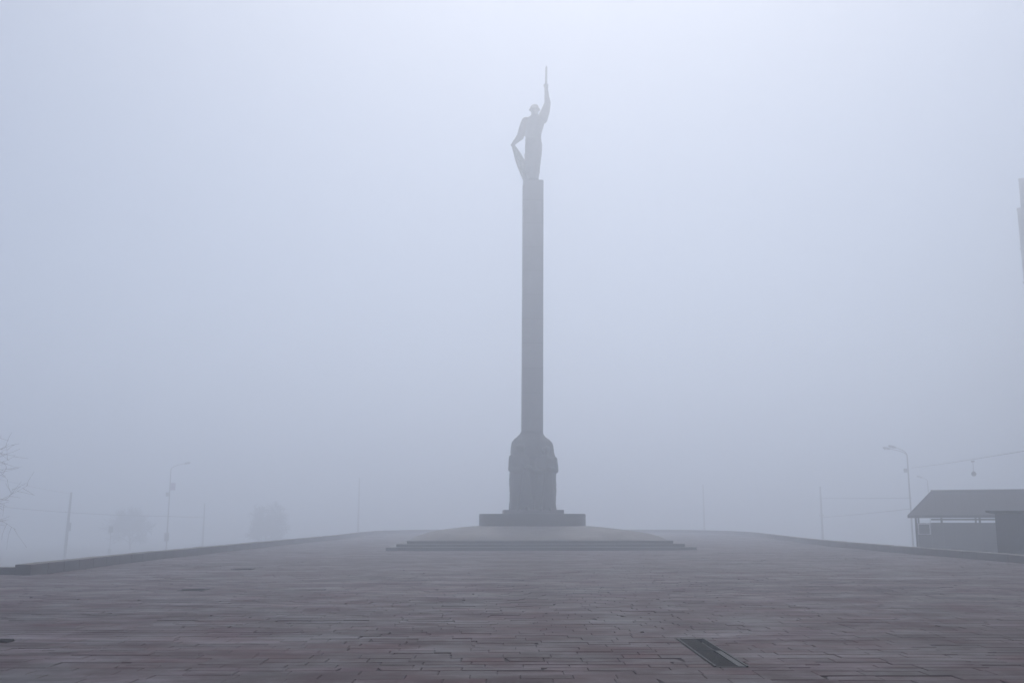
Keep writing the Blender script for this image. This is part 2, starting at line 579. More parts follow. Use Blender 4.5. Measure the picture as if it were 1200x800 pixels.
labels = ['dark round manhole cover in the paving ahead of the left kerb wall', 'small faint manhole cover farthest out on the paving, near the left kerb wall', 'small dark manhole cover cut by the left edge of the photo']
for (x, y, r), lab in zip(manhole_at, labels):
    t = thing('manhole_cover', lab, 'manhole cover', (x, y, 0), 0, 'manhole covers in the paving')
    bm = bmesh.new()                                         # square collar with a round opening
    k = 40
    inner, outer = [], []
    for i in range(k):
        w = 2 * math.pi * (i + .5) / k
        cx, sy = math.cos(w), math.sin(w)
        s_ = (r - .012) / max(abs(cx), abs(sy))
        inner.append(bm.verts.new((cx * r * .86, sy * r * .86, -.004)))
        outer.append(bm.verts.new((cx * s_, sy * s_, -.002)))
    lo_i = [bm.verts.new((v.co.x, v.co.y, -.06)) for v in inner]
    lo_o = [bm.verts.new((v.co.x, v.co.y, -.06)) for v in outer]
    for i in range(k):
        j = (i + 1) % k
        for A, B in ((inner, outer), (lo_i, inner), (outer, lo_o), (lo_o, lo_i)):
            bm.faces.new((A[i], A[j], B[j], B[i]))
    m_ = MB(); m_.add_bm(bm); m_.build('collar', M['iron'], t)
    m_ = MB()
    m_.loft([((0, 0, -.06), r * .83, r * .83), ((0, 0, -.016), r * .83, r * .83), ((0, 0, -.012), r * .815, r * .815)], 40)
    for i in range(-4, 5):
        for j in range(-4, 5):
            if math.hypot(i, j) < 4.4:
                m_.quad_box((i * r * .165, j * r * .165, -.010), (r * .085, r * .085, .008), rz=R(45), bev=.001)
    m_.build('lid', M['iron'], t)

# ------------------------------------------------------------------ kerb walls
def kerb(name, path, label, h=0.30, w=0.46, endcap=True):
    b = MB()
    pts = [Vector((p[0], p[1], 0)) for p in path]
    acc, segs = 0.0, []
    for i in range(len(pts) - 1):
        n = max(1, round((pts[i + 1] - pts[i]).length / 1.25))
        for k in range(n):
            segs.append((pts[i].lerp(pts[i + 1], k / n), pts[i].lerp(pts[i + 1], (k + 1) / n)))
    for (a, c) in segs:
        d = c - a
        ang = math.atan2(d.y, d.x)
        mid = (a + c) / 2
        hh = h + rnd.gauss(0, .004)
        b.quad_box((mid.x, mid.y, hh / 2 - .06), (d.length - .008, w, hh + .12), rz=ang + rnd.gauss(0, .004), bev=.018)
    return tag(b.build(name, M['kerb']), label, 'kerb wall', 'low stone walls round the square')


kerb('kerb_wall', LEFT, 'long low stone kerb wall with a square end, bounding the paved square on the left')
kerb('kerb_wall', RIGHT, 'long low stone kerb wall in front of the pavilion, bounding the paved square on the right')
kerb('kerb_wall', [(-26, 29.95), (-14.32, 29.95)], 'short lower kerb wall running out of the left edge of the photo', h=.20, w=.40)

# ------------------------------------------------------------------ monument
mon = thing('monument', 'tall dark square column monument on a round base and stepped mound, alone in the fog', 'monument', (MX, MY, 0), R(2.4))
HS = 7.95
for k in range(3):
    s = HS - .50 * k
    b = MB()
    b.quad_box((0, 0, .075 + .15 * k - .03 * (k == 0)), (2 * s, 2 * s, .15 + .06 * (k == 0) - .002), bev=.012)
    b.build('step', M['step'], mon)
# paved mound (square plan, rounded section)
prof = [(0.0, 1.20), (3.18, 1.165), (4.05, 1.09), (5.0, .975), (5.7, .87), (6.2, .77), (6.6, .64), (6.85, .52), (6.93, .452)]


def mz(r):
    for i in range(len(prof) - 1):
        (r0, z0), (r1, z1) = prof[i], prof[i + 1]
        if r <= r1:
            return z0 + (z1 - z0) * (r - r0) / (r1 - r0)
    return prof[-1][1]


b = MB()
NR, NS = 34, 96
for i in range(NR + 1):
    r = 2.6 + (6.93 - 2.6) * (i / NR)
    for k in range(NS):
        w = 2 * math.pi * k / NS
        cx, sy = math.cos(w), math.sin(w)
        p = 2.0 + 10.0 * (i / NR) ** 1.5
        s = 1.0 / ((abs(cx) ** p + abs(sy) ** p) ** (1 / p))
        b.v.append((cx * r * s, sy * r * s, mz(r)))
for i in range(NR):
    for k in range(NS):
        k2 = (k + 1) % NS
        b.f.append([i * NS + k, (i + 1) * NS + k, (i + 1) * NS + k2, i * NS + k2])
b.build('mound', M['mound'], mon, smooth=True)
# round drum
zd0, zd1 = 1.02, at(600, 601.5, MY - 3.1).z
RD = (at(685.5, 606, MY).x - at(561, 606, MY).x) / 2
b = MB()
b.loft([((0, 0, zd0), RD, RD), ((0, 0, zd1 - .05), RD, RD), ((0, 0, zd1 - .012), RD - .012, RD - .012), ((0, 0, zd1), RD - .05, RD - .05)], 72)
b.build('drum', M['step'], mon, smooth=True, auto=35)
# plinth slab
PW = (at(659, 599, MY).x - at(589.5, 599, MY).x) / 2 * .98
zp1 = at(624, 597, MY - PW).z
b = MB()
b.quad_box((0, 0, (zd1 + zp1) / 2 - .01), (2 * PW, 2 * PW, zp1 - zd1 + .02), bev=.02)
b.build('plinth', M['granite'], mon)
# sculpted pedestal, outline of the photo, with half-emerging figures on its sides
sil = [(600, 596.4, 651.6), (585, 596.4, 652.0), (565, 596.2, 652.2), (548, 596.8, 652.0), (538, 597.2, 651.6), (530, 597.6, 649.6), (524, 598.0, 648.8), (519, 598.8, 647.2), (516, 600.5, 644.0), (513, 604.0, 640.0), (509, 608.5, 636.8), (505, 610.5, 635.8)]
b = MB()
rings = []
for (v, ul, ur) in sil:
    a_, c_ = at(ul, v, MY), at(ur, v, MY)
    hx = (c_.x - a_.x) / 2 * .955
    rings.append(((((a_.x + c_.x) / 2) - MX, 0, a_.z if v < 600 else zp1 - .05), hx, max(.72, hx * .97), 0.0))
b.loft(rings, 48, power=5.0)
zb, zt = zp1, rings[-1][0][2]
ped = b.sculpt('pedestal', M['relief'], mon, voxel=.045, relax=3, rough=.03)


def relief_figure(x, y, face, z0, hgt, lean=0.0, helmet=True):
    """A cloaked soldier standing out of the stone; face = direction he looks (radians)."""
    b = MB()
    s = hgt / 1.8
    n = Vector((math.cos(face), math.sin(face), 0)); t = Vector((-n.y, n.x, 0))
    o = Vector((x, y, z0))
    P = lambda a, d, z: o + t * (a * s) + n * (d * s) + Vector((0, 0, z * s))
    b.loft([(P(0, -.02, 0), .34 * s, .26 * s), (P(0, 0, .5), .27 * s, .22 * s), (P(lean * .3, 0, .95), .22 * s, .19 * s), (P(lean * .6, 0, 1.25), .27 * s, .21 * s), (P(lean, 0, 1.42), .25 * s, .18 * s), (P(lean, 0, 1.5), .09 * s, .09 * s)], 20)
    for sd in (-1, 1):
        b.bone(P(lean + sd * .24, 0, 1.40), P(lean * .5 + sd * .30, .08, 1.08), .085 * s, .07 * s)
        b.bone(P(lean * .5 + sd * .30, .08, 1.08), P(sd * .06, .25, 1.12 + sd * .06), .068 * s, .05 * s)
        b.bone(P(sd * .11, .06, .62), P(sd * .12, .12, .02), .10 * s, .075 * s)
        b.bone(P(sd * .12, .12, .03), P(sd * .13, .27, .02), .06 * s, .05 * s)
    b.ball(P(lean, .02, 1.64), (.098 * s, .105 * s, .13 * s))
    b.ball(P(lean, .115, 1.62), (.022 * s, .03 * s, .03 * s))
    if helmet:
        b.ball(P(lean, .01, 1.70), (.125 * s, .13 * s, .085 * s))
        b.loft([(P(lean, .01, 1.675), .145 * s, .15 * s), (P(lean, .01, 1.695), .13 * s, .135 * s)], 20)
    b.tube([P(-.12, .24, .05), P(-.02, .27, .9), P(.04, .27, 1.36)], [.035 * s, .04 * s, .018 * s], 8)
    return b.sculpt('relief_figure', M['relief'], ped, voxel=.035, relax=2, rough=.012)


hz = (zt - zb)
relief_figure(-.66, -1.16, R(-90), zb, hz * .83, lean=-.04)
relief_figure(.64, -1.16, R(-90), zb, hz * .80, lean=.05)
relief_figure(-.76, .40, R(180), zb, hz * .76, lean=.03)
relief_figure(.80, .30, R(0), zb, hz * .72, lean=-.03)
relief_figure(0.0, 1.22, R(90), zb, hz * .82)
# shaft of the column: slightly tapering square pylon with recessed corners
zc1 = at(624, 214.5, MY).z
wl, wr = at(611.3, 500, MY).x - MX, at(635.6, 500, MY).x - MX
tl, tr = at(612.8, 216, MY).x - MX, at(636.2, 216, MY).x - MX


def shaft_ring(l, r):
    hw_ = (r - l) / 2; c_ = (l + r) / 2; k = .10 * hw_
    pts = []
    for (sx, sy, order) in ((1, 1, 0), (-1, 1, 1), (-1, -1, 0), (1, -1, 1)):
        q = [(sx * hw_, sy * (hw_ - k)), (sx * (hw_ - k), sy * (hw_ - k)), (sx * (hw_ - k), sy * hw_)]
        pts += q if order == 0 else q[::-1]
    return [(c_ + a, b_) for (a, b_) in pts]


b = MB()
levels = [(zt - 1.6, 0.0)] + [(zt + (zc1 - zt) * i / 12.0, i / 12.0) for i in range(13)]
for (z, t_) in levels:
    for (a, c_) in shaft_ring(wl + (tl - wl) * t_, wr + (tr - wr) * t_):
        b.v.append((a, c_, z))
k = 12
for i in range(len(levels) - 1):
    for j in range(k):
        j2 = (j + 1) % k
        b.f.append([i * k + j, i * k + j2, (i + 1) * k + j2, (i + 1) * k + j])
b.f.append([(len(levels) - 1) * k + j for j in range(k)])
b.build('shaft', M['granite'], mon)
# narrow cladding strip on the right side of the shaft, a little proud of it
za, zb2 = at(636, 297, MY).z, at(636, 236, MY).z
MB().quad_box(((wr + tr) / 2 + .012, 0, (za + zb2) / 2), (.055, .72, zb2 - za), bev=.01).build('cladding_strip', M['granite'], mon)

# ------------------------------------------------------------------ statue on the column
st = MB()
SO = Vector((MX, MY, 0))


def P(u, v, dy=0.0):
    p = at(u, v, MY) - SO
    p.z -= zc1
    p.y = dy
    return p


def W2(u0, u1, v):
    return (at(u1, v, MY).x - at(u0, v, MY).x) / 2


def sec(v, ul, ur, dep, dy=0.0):
    c_ = P((ul + ur) / 2, v, dy)
    return (c_, W2(ul, ur, v) * .96, dep, 0.0)


# boots and legs
for (u0, u1, sd) in ((620.0, 619.8, -1), (629.0, 628.6, 1)):
    st.bone(P(u0, 182, 0), P(u1 - .1, 198, -.03), .30, .235)
    st.bone(P(u1, 198, -.03), P(u1 - .4 * sd, 211.5, .04), .225, .16)
    st.ball(P(u1 - .2, 201, -.0), (.23, .24, .36))
    st.bone(P(u1 - .3 * sd, 213.0, .06), P(u1 + .6 * sd, 213.3, -.42), .13, .115)
    st.ball(P(u1 - .3 * sd, 213.0, .10), (.14, .15, .13))
# greatcoat skirt, belt, chest
st.loft([sec(212, 616.6, 631.4, .34), sec(206, 616.2, 632.0, .34), sec(199, 615.8, 632.8, .36), sec(190, 615.4, 634.0, .40), sec(178, 614.8, 635.6, .44), sec(170, 614.8, 636.0, .43), sec(164, 615.6, 634.6, .38)], 28, 2.3)
st.loft([sec(166, 614.9, 635.0, .42), sec(163.5, 614.9, 635.0, .42)], 28, 2.2)
st.loft([sec(164, 615.6, 634.4, .38), sec(157, 614.8, 635.0, .42), sec(150, 614.0, 637.0, .46), sec(144, 613.8, 638.6, .46), sec(139.5, 615.5, 638.6, .38), sec(136.5, 620.5, 634.0, .26)], 28, 2.2)
# neck and head (helmet is a part of its own)
st.bone(P(626.2, 138, 0), P(626.4, 132.5, -.03), .24, .21)
hd = P(626.5, 130.0, -.05)
st.ball(hd, (.235, .27, .34))
st.ball(hd + Vector((0, -.12, -.20)), (.15, .15, .12))                       # jaw
st.tube([hd + Vector((0, -.26, .06)), hd + Vector((0, -.335, -.06)), hd + Vector((0, -.27, -.09))], [.03, .05, .05], 8)   # nose
st.tube([hd + Vector((-.17, -.21, .09)), hd + Vector((0, -.285, .085)), hd + Vector((.17, -.21, .09))], .045, 8)           # brow
st.tube([hd + Vector((-.09, -.25, -.165)), hd + Vector((0, -.275, -.16)), hd + Vector((.09, -.25, -.165))], .026, 8)      # lips
for sd in (-1, 1):
    st.ball(hd + Vector((sd * .09, -.235, .02)), (.045, .03, .028))
    st.ball(hd + Vector((sd * .235, .0, -.02)), (.035, .07, .1))
st.ball(hd + Vector((0, -.2, -.285)), (.08, .08, .05))
# raised arm
sh, el, wr_ = P(635.5, 139.5, 0), P(641.6, 121.5, -.05), P(640.0, 106.5, -.12)
st.ball(sh, (.30, .30, .30))
st.bone(sh, P(638.9, 131, -.02), .34, .29)
st.bone(P(638.9, 131, -.02), el, .29, .21)
st.bone(el, wr_, .205, .12)
hnd = P(639.9, 103.3, -.14)
st.bone(wr_, hnd, .11, .115)
for i in range(4):                                                          # four fingers closed round the grip
    zc = -.10 + .075 * i
    b0 = hnd + Vector((.10, .02, zc + .02)); r_ = .040 - .003 * abs(i - 1)
    st.bone(b0, b0 + Vector((.0, -.12, .01)), r_, r_, 8)
    st.bone(b0 + Vector((.0, -.12, .01)), b0 + Vector((-.13, -.15, .0)), r_, r_ * .95, 8)
    st.bone(b0 + Vector((-.13, -.15, .0)), b0 + Vector((-.16, -.06, -.01)), r_ * .95, r_ * .8, 8)
st.bone(hnd + Vector((-.08, .02, -.04)), hnd + Vector((-.14, -.08, .10)), .05, .045, 8)
st.bone(hnd + Vector((-.14, -.08, .10)), hnd + Vector((-.05, -.16, .17)), .043, .036, 8)
# lowered arm, hand gripping the edge of the cloak
s2, e2, w2, h2 = P(616.6, 143.0, 0), P(609.6, 160.0, .03), P(603.6, 167.2, -.10), P(601.6, 169.6, -.14)
st.ball(s2, (.28, .29, .30))
st.bone(s2, P(613.0, 151.5, .01), .32, .29)
st.bone(P(613.0, 151.5, .01), e2, .29, .23)
st.bone(e2, w2, .235, .15)
st.bone(w2, h2, .115, .12)
for i in range(4):
    q = h2 + Vector((-.05 + .045 * i - .03, -.08, -.04 - .045 * i)); r_ = .038
    st.bone(q, q + Vector((-.07, -.05, -.09)), r_, r_, 8)
    st.bone(q + Vector((-.07, -.05, -.09)), q + Vector((.0, .02, -.17)), r_, r_ * .85, 8)
st.bone(h2 + Vector((.08, -.04, .0)), h2 + Vector((.10, -.12, -.12)), .045, .036, 8)
statue = st.sculpt('statue', M['bronze'], None, voxel=.024, relax=3, rough=.006, loc=(MX, MY, zc1))
tag(statue, 'dark statue of a helmeted soldier with one arm raised, standing on top of the column', 'statue')
# helmet
b = MB()
hc = hd + Vector((0, 0.0, .10))
b.loft([(hc + Vector((0, -.01, -.05)), .36, .39), (hc + Vector((0, 0, .01)), .325, .35), (hc + Vector((0, 0, .12)), .275, .30), (hc + Vector((0, .01, .21)), .225, .25), (hc + Vector((0, .01, .265)), .15, .17), (hc + Vector((0, .01, .285)), .05, .06)], 32)
b.build('helmet', M['bronze'], statue, smooth=True, auto=50)
# sword held upright
b = MB()
s0, s1 = P(639.7, 106.5, -.19), P(640.2, 78.5, -.19)
ax = (s1 - s0)
b.tube([s0 - ax * .02, s0 + ax * .17], [.05, .045], 10)
b.ball(s0 - ax * .03, .07)
b.build('sword', M['bronze'], statue, smooth=True)
b = MB()
gq = s0 + ax * .18
b.quad_box(gq, (.30, .09, .07), bev=.015)
n_ = len(b.v)
for (t_, wx, wy) in ((.185, .075, .035), (.5, .068, .032), (.93, .058, .026), (1.0, .008, .006)):
    c_ = s0 + ax * t_
    for (dx, dy) in ((-wx, 0), (0, -wy), (wx, 0), (0, wy)):
        b.v.append((c_.x + dx, c_.y + dy, c_.z))
for i in range(3):
    for j in range(4):
        j2 = (j + 1) % 4
        b.f.append([n_ + i * 4 + j, n_ + i * 4 + j2, n_ + i * 4 + 4 + j2, n_ + i * 4 + 4 + j])
b.f.append([n_, n_ + 1, n_ + 2, n_ + 3][::-1]); b.f.append([n_ + 12, n_ + 13, n_ + 14, n_ + 15])
sw = b.build('blade', M['bronze'], [c for c in statue.children if c.name.startswith('sword')][0])
# cloak: hangs from behind the shoulders to the hand and narrows to the feet, with folds
edge = [(169.0, 600.0), (174, 600.0), (180, 601.6), (188, 603.6), (196, 606.2), (203, 609.2), (209, 611.6), (213.8, 613.4)]
innr = [(168.5, 603.0), (173, 606.6), (178, 610.2), (184, 613.6), (188, 616.5), (200, 622), (208, 624), (213.8, 624)]
b = MB()


def lerp_tab(tab, v):
    for i in range(len(tab) - 1):
        if v <= tab[i + 1][0]:
            (a0, b0), (a1, b1) = tab[i], tab[i + 1]
            return b0 + (b1 - b0) * max(0.0, (v - a0)) / (a1 - a0)
    return tab[-1][1]


NV, NU = 36, 22
rows = []
for i in range(NV + 1):
    v = 169.2 + (213.9 - 169.2) * i / NV
    ua, ub = lerp_tab(edge, v), lerp_tab(innr, v)
    for k in range(NU + 1):
        s_ = k / NU
        u = ua + (ub - ua) * s_
        fold = .07 * math.sin(s_ * 19 + v * .03) * (i / NV * .7 + .5)
        dy = -.12 + .34 * s_ + fold
        rows.append(P(u, v, dy))
for side in (0, 1):
    for p in rows:
        b.v.append((p.x, p.y + side * .10, p.z))
nn, w_ = len(rows), NU + 1
for i in range(NV):
    for k in range(NU):
        q = [i * w_ + k, i * w_ + k + 1, (i + 1) * w_ + k + 1, (i + 1) * w_ + k]
        b.f.append(q); b.f.append([nn + j for j in q][::-1])
    for k in (0, NU):
        a_, c_ = i * w_ + k, (i + 1) * w_ + k
        b.f.append([a_, c_, nn + c_, nn + a_])
for k in range(NU):
    for i in (0, NV):
        a_, c_ = i * w_ + k, i * w_ + k + 1
        b.f.append([a_, c_, nn + c_, nn + a_])
b.build('cloak', M['bronze'], statue, smooth=True, auto=60)

# ------------------------------------------------------------------ street lamps and poles
def lz(p):
    return land(p.x, p.y)


def lamp_head(par, p, d):
    """Cobra head pointing along d."""
    d = d.normalized()
    side = Vector((-d.y, d.x, 0)).normalized()
    b = MB()
    pts, rad = [], []
    b.tube([p, p + d * .12, p + d * .35, p + d * .75, p + d * .92], [.05, .09, .15, .13, .04], 12)
    h = b.build('lamp_head', M['steel'], par, smooth=True)
    b = MB()
    b.ball(p + d * .52 + Vector((0, 0, -.09)), (.24, .13, .09), Matrix.Rotation(math.atan2(d.y, d.x), 3, 'Z'))
    b.build('lens', M['white'], h, smooth=True)


def street_lamp(base, top_z, arms, label):
    H = top_z - base.z
    t = thing('street_lamp', label, 'street lamp', base, 0, 'street lamps round the square')
    hp = H - .9
    MB().tube([(0, 0, -.2), (0, 0, 1.2), (0, 0, 1.25), (0, 0, hp)], [.15, .14, .105, .07], 14).build('pole', M['concrete'], t, smooth=True, auto=40)
    MB().loft([((0, 0, 0), .24, .24), ((0, 0, .12), .22, .22), ((0, 0, .20), .16, .16)], 16).build('base_collar', M['steel'], t)
    for (reach, rise, dyy) in arms:
        b = MB()
        n = 12
        ctrl = [Vector((0, 0, hp - .25)), Vector((0, 0, hp + .10 + rise * .1)), Vector((reach * .05, dyy * .05, hp + rise * .38)), Vector((reach * .18, dyy * .18, hp + rise * .58)), Vector((reach * .5, dyy * .5, hp + rise * .80)), Vector((reach, dyy, hp + rise))]
        pts = []
        for i in range(n + 1):
            q = i / n * (len(ctrl) - 1)
            j = min(int(q), len(ctrl) - 2)
            t1 = q - j
            p0_, p1_, p2_, p3_ = ctrl[max(j - 1, 0)], ctrl[j], ctrl[j + 1], ctrl[min(j + 2, len(ctrl) - 1)]
            pts.append(.5 * (2 * p1_ + (p2_ - p0_) * t1 + (2 * p0_ - 5 * p1_ + 4 * p2_ - p3_) * t1 ** 2 + (3 * p1_ - p0_ - 3 * p2_ + p3_) * t1 ** 3))
        b.tube(pts, [.055 - .02 * i / n for i in range(n + 1)], 10)
        b.build('arm', M['steel'], t, smooth=True)
        e, f = Vector(pts[-1]), Vector(pts[-1]) - Vector(pts[-2])
        f.z *= .8
        lamp_head(t, e, f)
    return t


# left lamp
D = 138.0
bt = at(197, 606, D); bt.z = lz(bt)
tp = at(197, 544, D)
lampL = street_lamp(bt, tp.z, [(1.75, 1.0, 0)], 'street lamp with one arm and a mauve banner, left of the monument')
z = at(197, 570, D).z - bt.z
b = MB()
b.quad_box((.42, 0, z), (.66, .03, .95), bev=.008)
bn = b.build('banner', M['banner'], lampL)
MB().tube([(0, 0, z + .49), (.8, 0, z + .49)], .02, 8).build('banner_rod', M['steel'], bn)
z = at(197, 579, D).z - bt.z
MB().quad_box((-.28, -.02, z), (.34, .28, .55), bev=.02).build('equipment_box', M['steel'], lampL)
z = at(197, 629, D).z - bt.z
MB().quad_box((.02, -.20, z), (.55, .28, 1.1), bev=.02).build('control_cabinet', M['concrete'], lampL)
# right lamp
D = 112.0
bt = at(1068, 606, D); bt.z = lz(bt)
tp = at(1068, 526.5, D)
lampR = street_lamp(bt, tp.z, [(-1.9, .95, -.25), (-.95, 1.12, .45)], 'street lamp with two curved arms, in front of the pavilion')
z = at(1068, 551, D).z - bt.z
MB().quad_box((-.30, 0, z), (.34, .26, .42), bev=.03).tube([(-.3, 0, z), (0, 0, z)], .03, 8).build('equipment_box', M['steel'], lampR)
lampRp = at(1068, 583, D)
# far lamp rising behind the pavilion roof
D = 150.0
bt = at(1090, 606, D); bt.z = lz(bt)
street_lamp(bt, at(1090, 558, D).z, [(-.7, .7, 0)], 'faint street lamp rising from behind the ridge of the pavilion roof')

# plain poles
def pole(u, vtop, D, label, r=.13, lean=0.0, box=None, cross=None):
    bt = at(u, 606, D); bt.z = lz(bt)
    H = at(u, vtop, D).z - bt.z
    t = thing('utility_pole', label, 'pole', bt, 0, 'overhead line poles round the square')
    MB().tube([(0, 0, -.2), (lean * H * .5, 0, H * .5), (lean * H, 0, H)], [r * 1.25, r, r * .75], 12).build('shaft', M['concrete'], t, smooth=True, auto=40)
    MB().loft([((lean * H, 0, H - .02), r * .85, r * .85), ((lean * H, 0, H + .06), r * .5, r * .5)], 12).build('cap', M['steel'], t)
    if box:
        z = at(u, box, D).z - bt.z
        MB().quad_box((.22 + lean * z, -.05, z), (.36, .3, 1.05), bev=.02).build('equipment_box', M['concrete'], t)
    if cross:
        z = at(u, cross, D).z - bt.z
        b = MB()
        b.tube([(-.35, 0, z), (.35, 0, z)], .035, 8)
        for xx in (-.3, .3):
            b.tube([(xx, 0, z), (xx, 0, z + .14)], [.05, .035], 8)
        b.build('insulator_bracket', M['steel'], t)
    return t


pole(79, 577, 128, 'slightly leaning concrete pole carrying a grey box, behind the left kerb wall', r=.17, lean=.03, box=617, cross=600)
pole(239, 590, 170, 'faint bare pole just right of the bannered street lamp', r=.15, cross=606)
pole(420, 560, 185, 'very faint thin pole between the left trees and the monument', r=.17)
pole(963, 570, 155, 'faint pole beyond the right kerb wall, where the slanting wire ends', r=.16, cross=604)
pole(825, 568, 190, 'very faint pole just right of the monument steps', r=.17)

# small road sign on the left
D = 140.0
bt = at(131, 606, D); bt.z = lz(bt)
sg = thing('road_sign', 'small dark road sign on a thin post, between the leaning pole and the bannered lamp', 'sign', bt)
zt_ = at(131, 617, D).z - bt.z
MB().tube([(0, 0, -.2), (0, 0, zt_)], .04, 10).build('post', M['steel'], sg, smooth=True, auto=40)
b = MB(); b.quad_box((0, -.06, zt_ - .35), (.62, .03, .85), bev=.008)
b.build('sign_plate', M['steel'], sg)
b = MB(); b.quad_box((.0, 0, .55), (.34, .34, 1.1), bev=.04)
b.build('foot', M['concrete'], sg)

# overhead wires (each strung in a shallow sag)
def wire(a, c, sag, label, r=.022, n=18):
    b = MB()
    pts = []
    for i in range(n + 1):
        q = i / n
        p = a.lerp(c, q)
        p.z -= sag * 4 * q * (1 - q)
        pts.append(p)
    b.tube(pts, r, 6)
    return tag(b.build('overhead_wire', M['wire'], smooth=True), label, 'wire', 'overhead wires in the fog')


wire(at(-60, 586, 110), at(79, 600, 128), .12, 'wire from the left edge of the photo down to the leaning concrete pole', r=.028)
wire(at(79, 600, 128), at(198, 604.5, 138), .10, 'wire from the leaning concrete pole to the bannered street lamp', r=.028)
wire(at(198, 604.5, 138), at(239, 606, 170), .03, 'wire from the bannered street lamp to the faint pole at its right', r=.032)
wire(at(-60, 545, 108), at(81.5, 578, 128), .25, 'thin upper wire from the bare tree to the top of the leaning pole', r=.014)
wire(at(960, 583.5, 155), at(1068, 583, 112), .03, 'level wire reaching the double street lamp from the left', r=.026)
wire(at(963, 606, 155), at(1066, 596, 112), .05, 'slanting lower wire from the faint right pole to the double street lamp', r=.026)
hang_a, hang_b = at(1068, 548, 112), at(1290, 512, 58)
wire(hang_a, hang_b, .12, 'span wire rising to the right above the pavilion, carrying a hanging lantern', r=.018)

# lantern hanging from the span wire
q = hang_a.lerp(hang_b, .40)
hp_ = at(1140, 541, q.y)
ln_ = thing('hanging_lantern', 'small dark lantern hanging from the span wire above the pavilion', 'lantern', (hp_.x, hp_.y, hp_.z))
zb_ = at(1140, 555, q.y).z - hp_.z
MB().tube([(0, 0, .1), (0, 0, zb_ + .22)], .018, 6).build('hanger', M['steel'], ln_)
MB().loft([((0, 0, zb_ - .16), .16, .16), ((0, 0, zb_ - .05), .22, .22), ((0, 0, zb_ + .1), .2, .2), ((0, 0, zb_ + .24), .06, .06)], 16).build('lamp_shade', M['steel'], ln_, smooth=True, auto=45)
MB().ball((0, 0, zb_ - .16), (.14, .14, .08)).build('lens', M['white'], ln_, smooth=True)
MB().quad_box((0, 0, .05), (.3, .12, .12), bev=.03).build('wire_clamp', M['steel'], ln_)

# ------------------------------------------------------------------ trees
def bare_tree(base, height, label, seed, spread=.55, twig=.012, levels=5, kids=(4, 5, 4, 4), droop=0.0, trunk_r=.2, first=.28, wobble=.09, group='bare trees round the square'):
    rr = random.Random(seed)
    t = thing('bare_tree', label, 'tree', base, 0, group)
    tr_, cr_ = MB(), MB()

    def grow(p, d, ln, r, lv):
        n = 5 if lv < 3 else 3
        pts, rad = [p.copy()], [r]
        q, dd = p.copy(), d.normalized()
        for i in range(n):
            wob = Vector((rr.gauss(0, 1), rr.gauss(0, 1), rr.gauss(0, .7))) * (.05 if lv == 0 else wobble)
            dd = (dd + wob + Vector((0, 0, (.06 if lv < 2 else .03) - droop * lv * .5))).normalized()
            q = q + dd * (ln / n)
            pts.append(q.copy())
            rad.append(max(twig * .6, r * (1 - .62 * (i + 1) / n)))
        (tr_ if lv == 0 else cr_).tube(pts, rad, 10 if lv == 0 else (6 if lv < 3 else 3), cap=(lv < 3))
        if lv >= levels - 1:
            return
        nk = kids[min(lv, len(kids) - 1)] + rr.randrange(2)
        for k in range(nk):
            f = (first if lv == 0 else .25) + (1 - (first if lv == 0 else .25)) * (k + rr.uniform(.2, .9)) / nk
            f = min(f, .99)
            i = min(int(f * n), n - 1)
            b0 = pts[i].lerp(pts[i + 1], f * n - i)
            axis = (pts[i + 1] - pts[i]).normalized()
            w = rr.uniform(0, 2 * math.pi) if lv else k * 2.4 + rr.uniform(-.4, .4)
            side = axis.orthogonal().normalized()
            side.rotate(Matrix.Rotation(w, 3, axis))
            ang = rr.uniform(.6, 1.05) * (spread / .55)
            nd = axis * math.cos(ang) + side * math.sin(ang)
            rb = max(twig, rad[min(i + 1, n)] * rr.uniform(.5, .7))
            grow(b0, nd, ln * rr.uniform(.5, .72) * (1.0 - .25 * f * (lv == 0)), rb, lv + 1)

    grow(Vector((0, 0, -.2)), Vector((rr.gauss(0, .03), rr.gauss(0, .03), 1)), height * .62, trunk_r, 0)
    tr_.build('trunk', M['bark'], t, smooth=True)
    cr_.build('crown', M['bark'], t, smooth=True)
    return t


def tree_at(u, D, vtop, *a, **k):
    p = at(u, 606, D); p.z = lz(p)
    return bare_tree(p, at(u, vtop, D).z - p.z, *a, **k)


tree_at(-92, 50, 452, 'bare tree reaching its twigs in from the left edge of the photo', 11, spread=.66, twig=.009, levels=5, kids=(9, 4, 4, 3), droop=.0, trunk_r=.17, wobble=.10)
tree_at(155, 185, 590, 'faint rounded bare tree behind the left kerb wall, nearest the bannered street lamp', 5, spread=.62, twig=.034, levels=5, kids=(12, 7, 6, 4), trunk_r=.2, first=.2)
tree_at(312, 182, 586, 'faint broad bare tree behind the left kerb wall, nearest the monument', 23, spread=.74, twig=.036, levels=5, kids=(13, 8, 6, 5), trunk_r=.2, first=.15)

# ------------------------------------------------------------------ pavilion and kiosk on the right
D0 = 62.0
TH_ = R(23)
a_ = at(1071, 607, D0)
gz = land(30, 64) - .05
ez = at(1080, 606.5, D0).z
wz = at(1120, 613.3, D0 - 1.0).z
LX, WY = 19.0, 8.0
pv = thing('pavilion', 'long low pavilion with a dark hipped roof and an open strip under its eaves', 'pavilion', (a_.x, D0, gz), -TH_)


def along(u, cx, cy, th, off=0.0):
    """Distance from the front left corner along a turned front to the point seen at column u."""
    k = at(u, 607, 1.0).x
    px, py = cx + off * math.sin(th), cy + off * math.cos(th)
    return (k * py - px) / (math.cos(th) + k * math.sin(th))


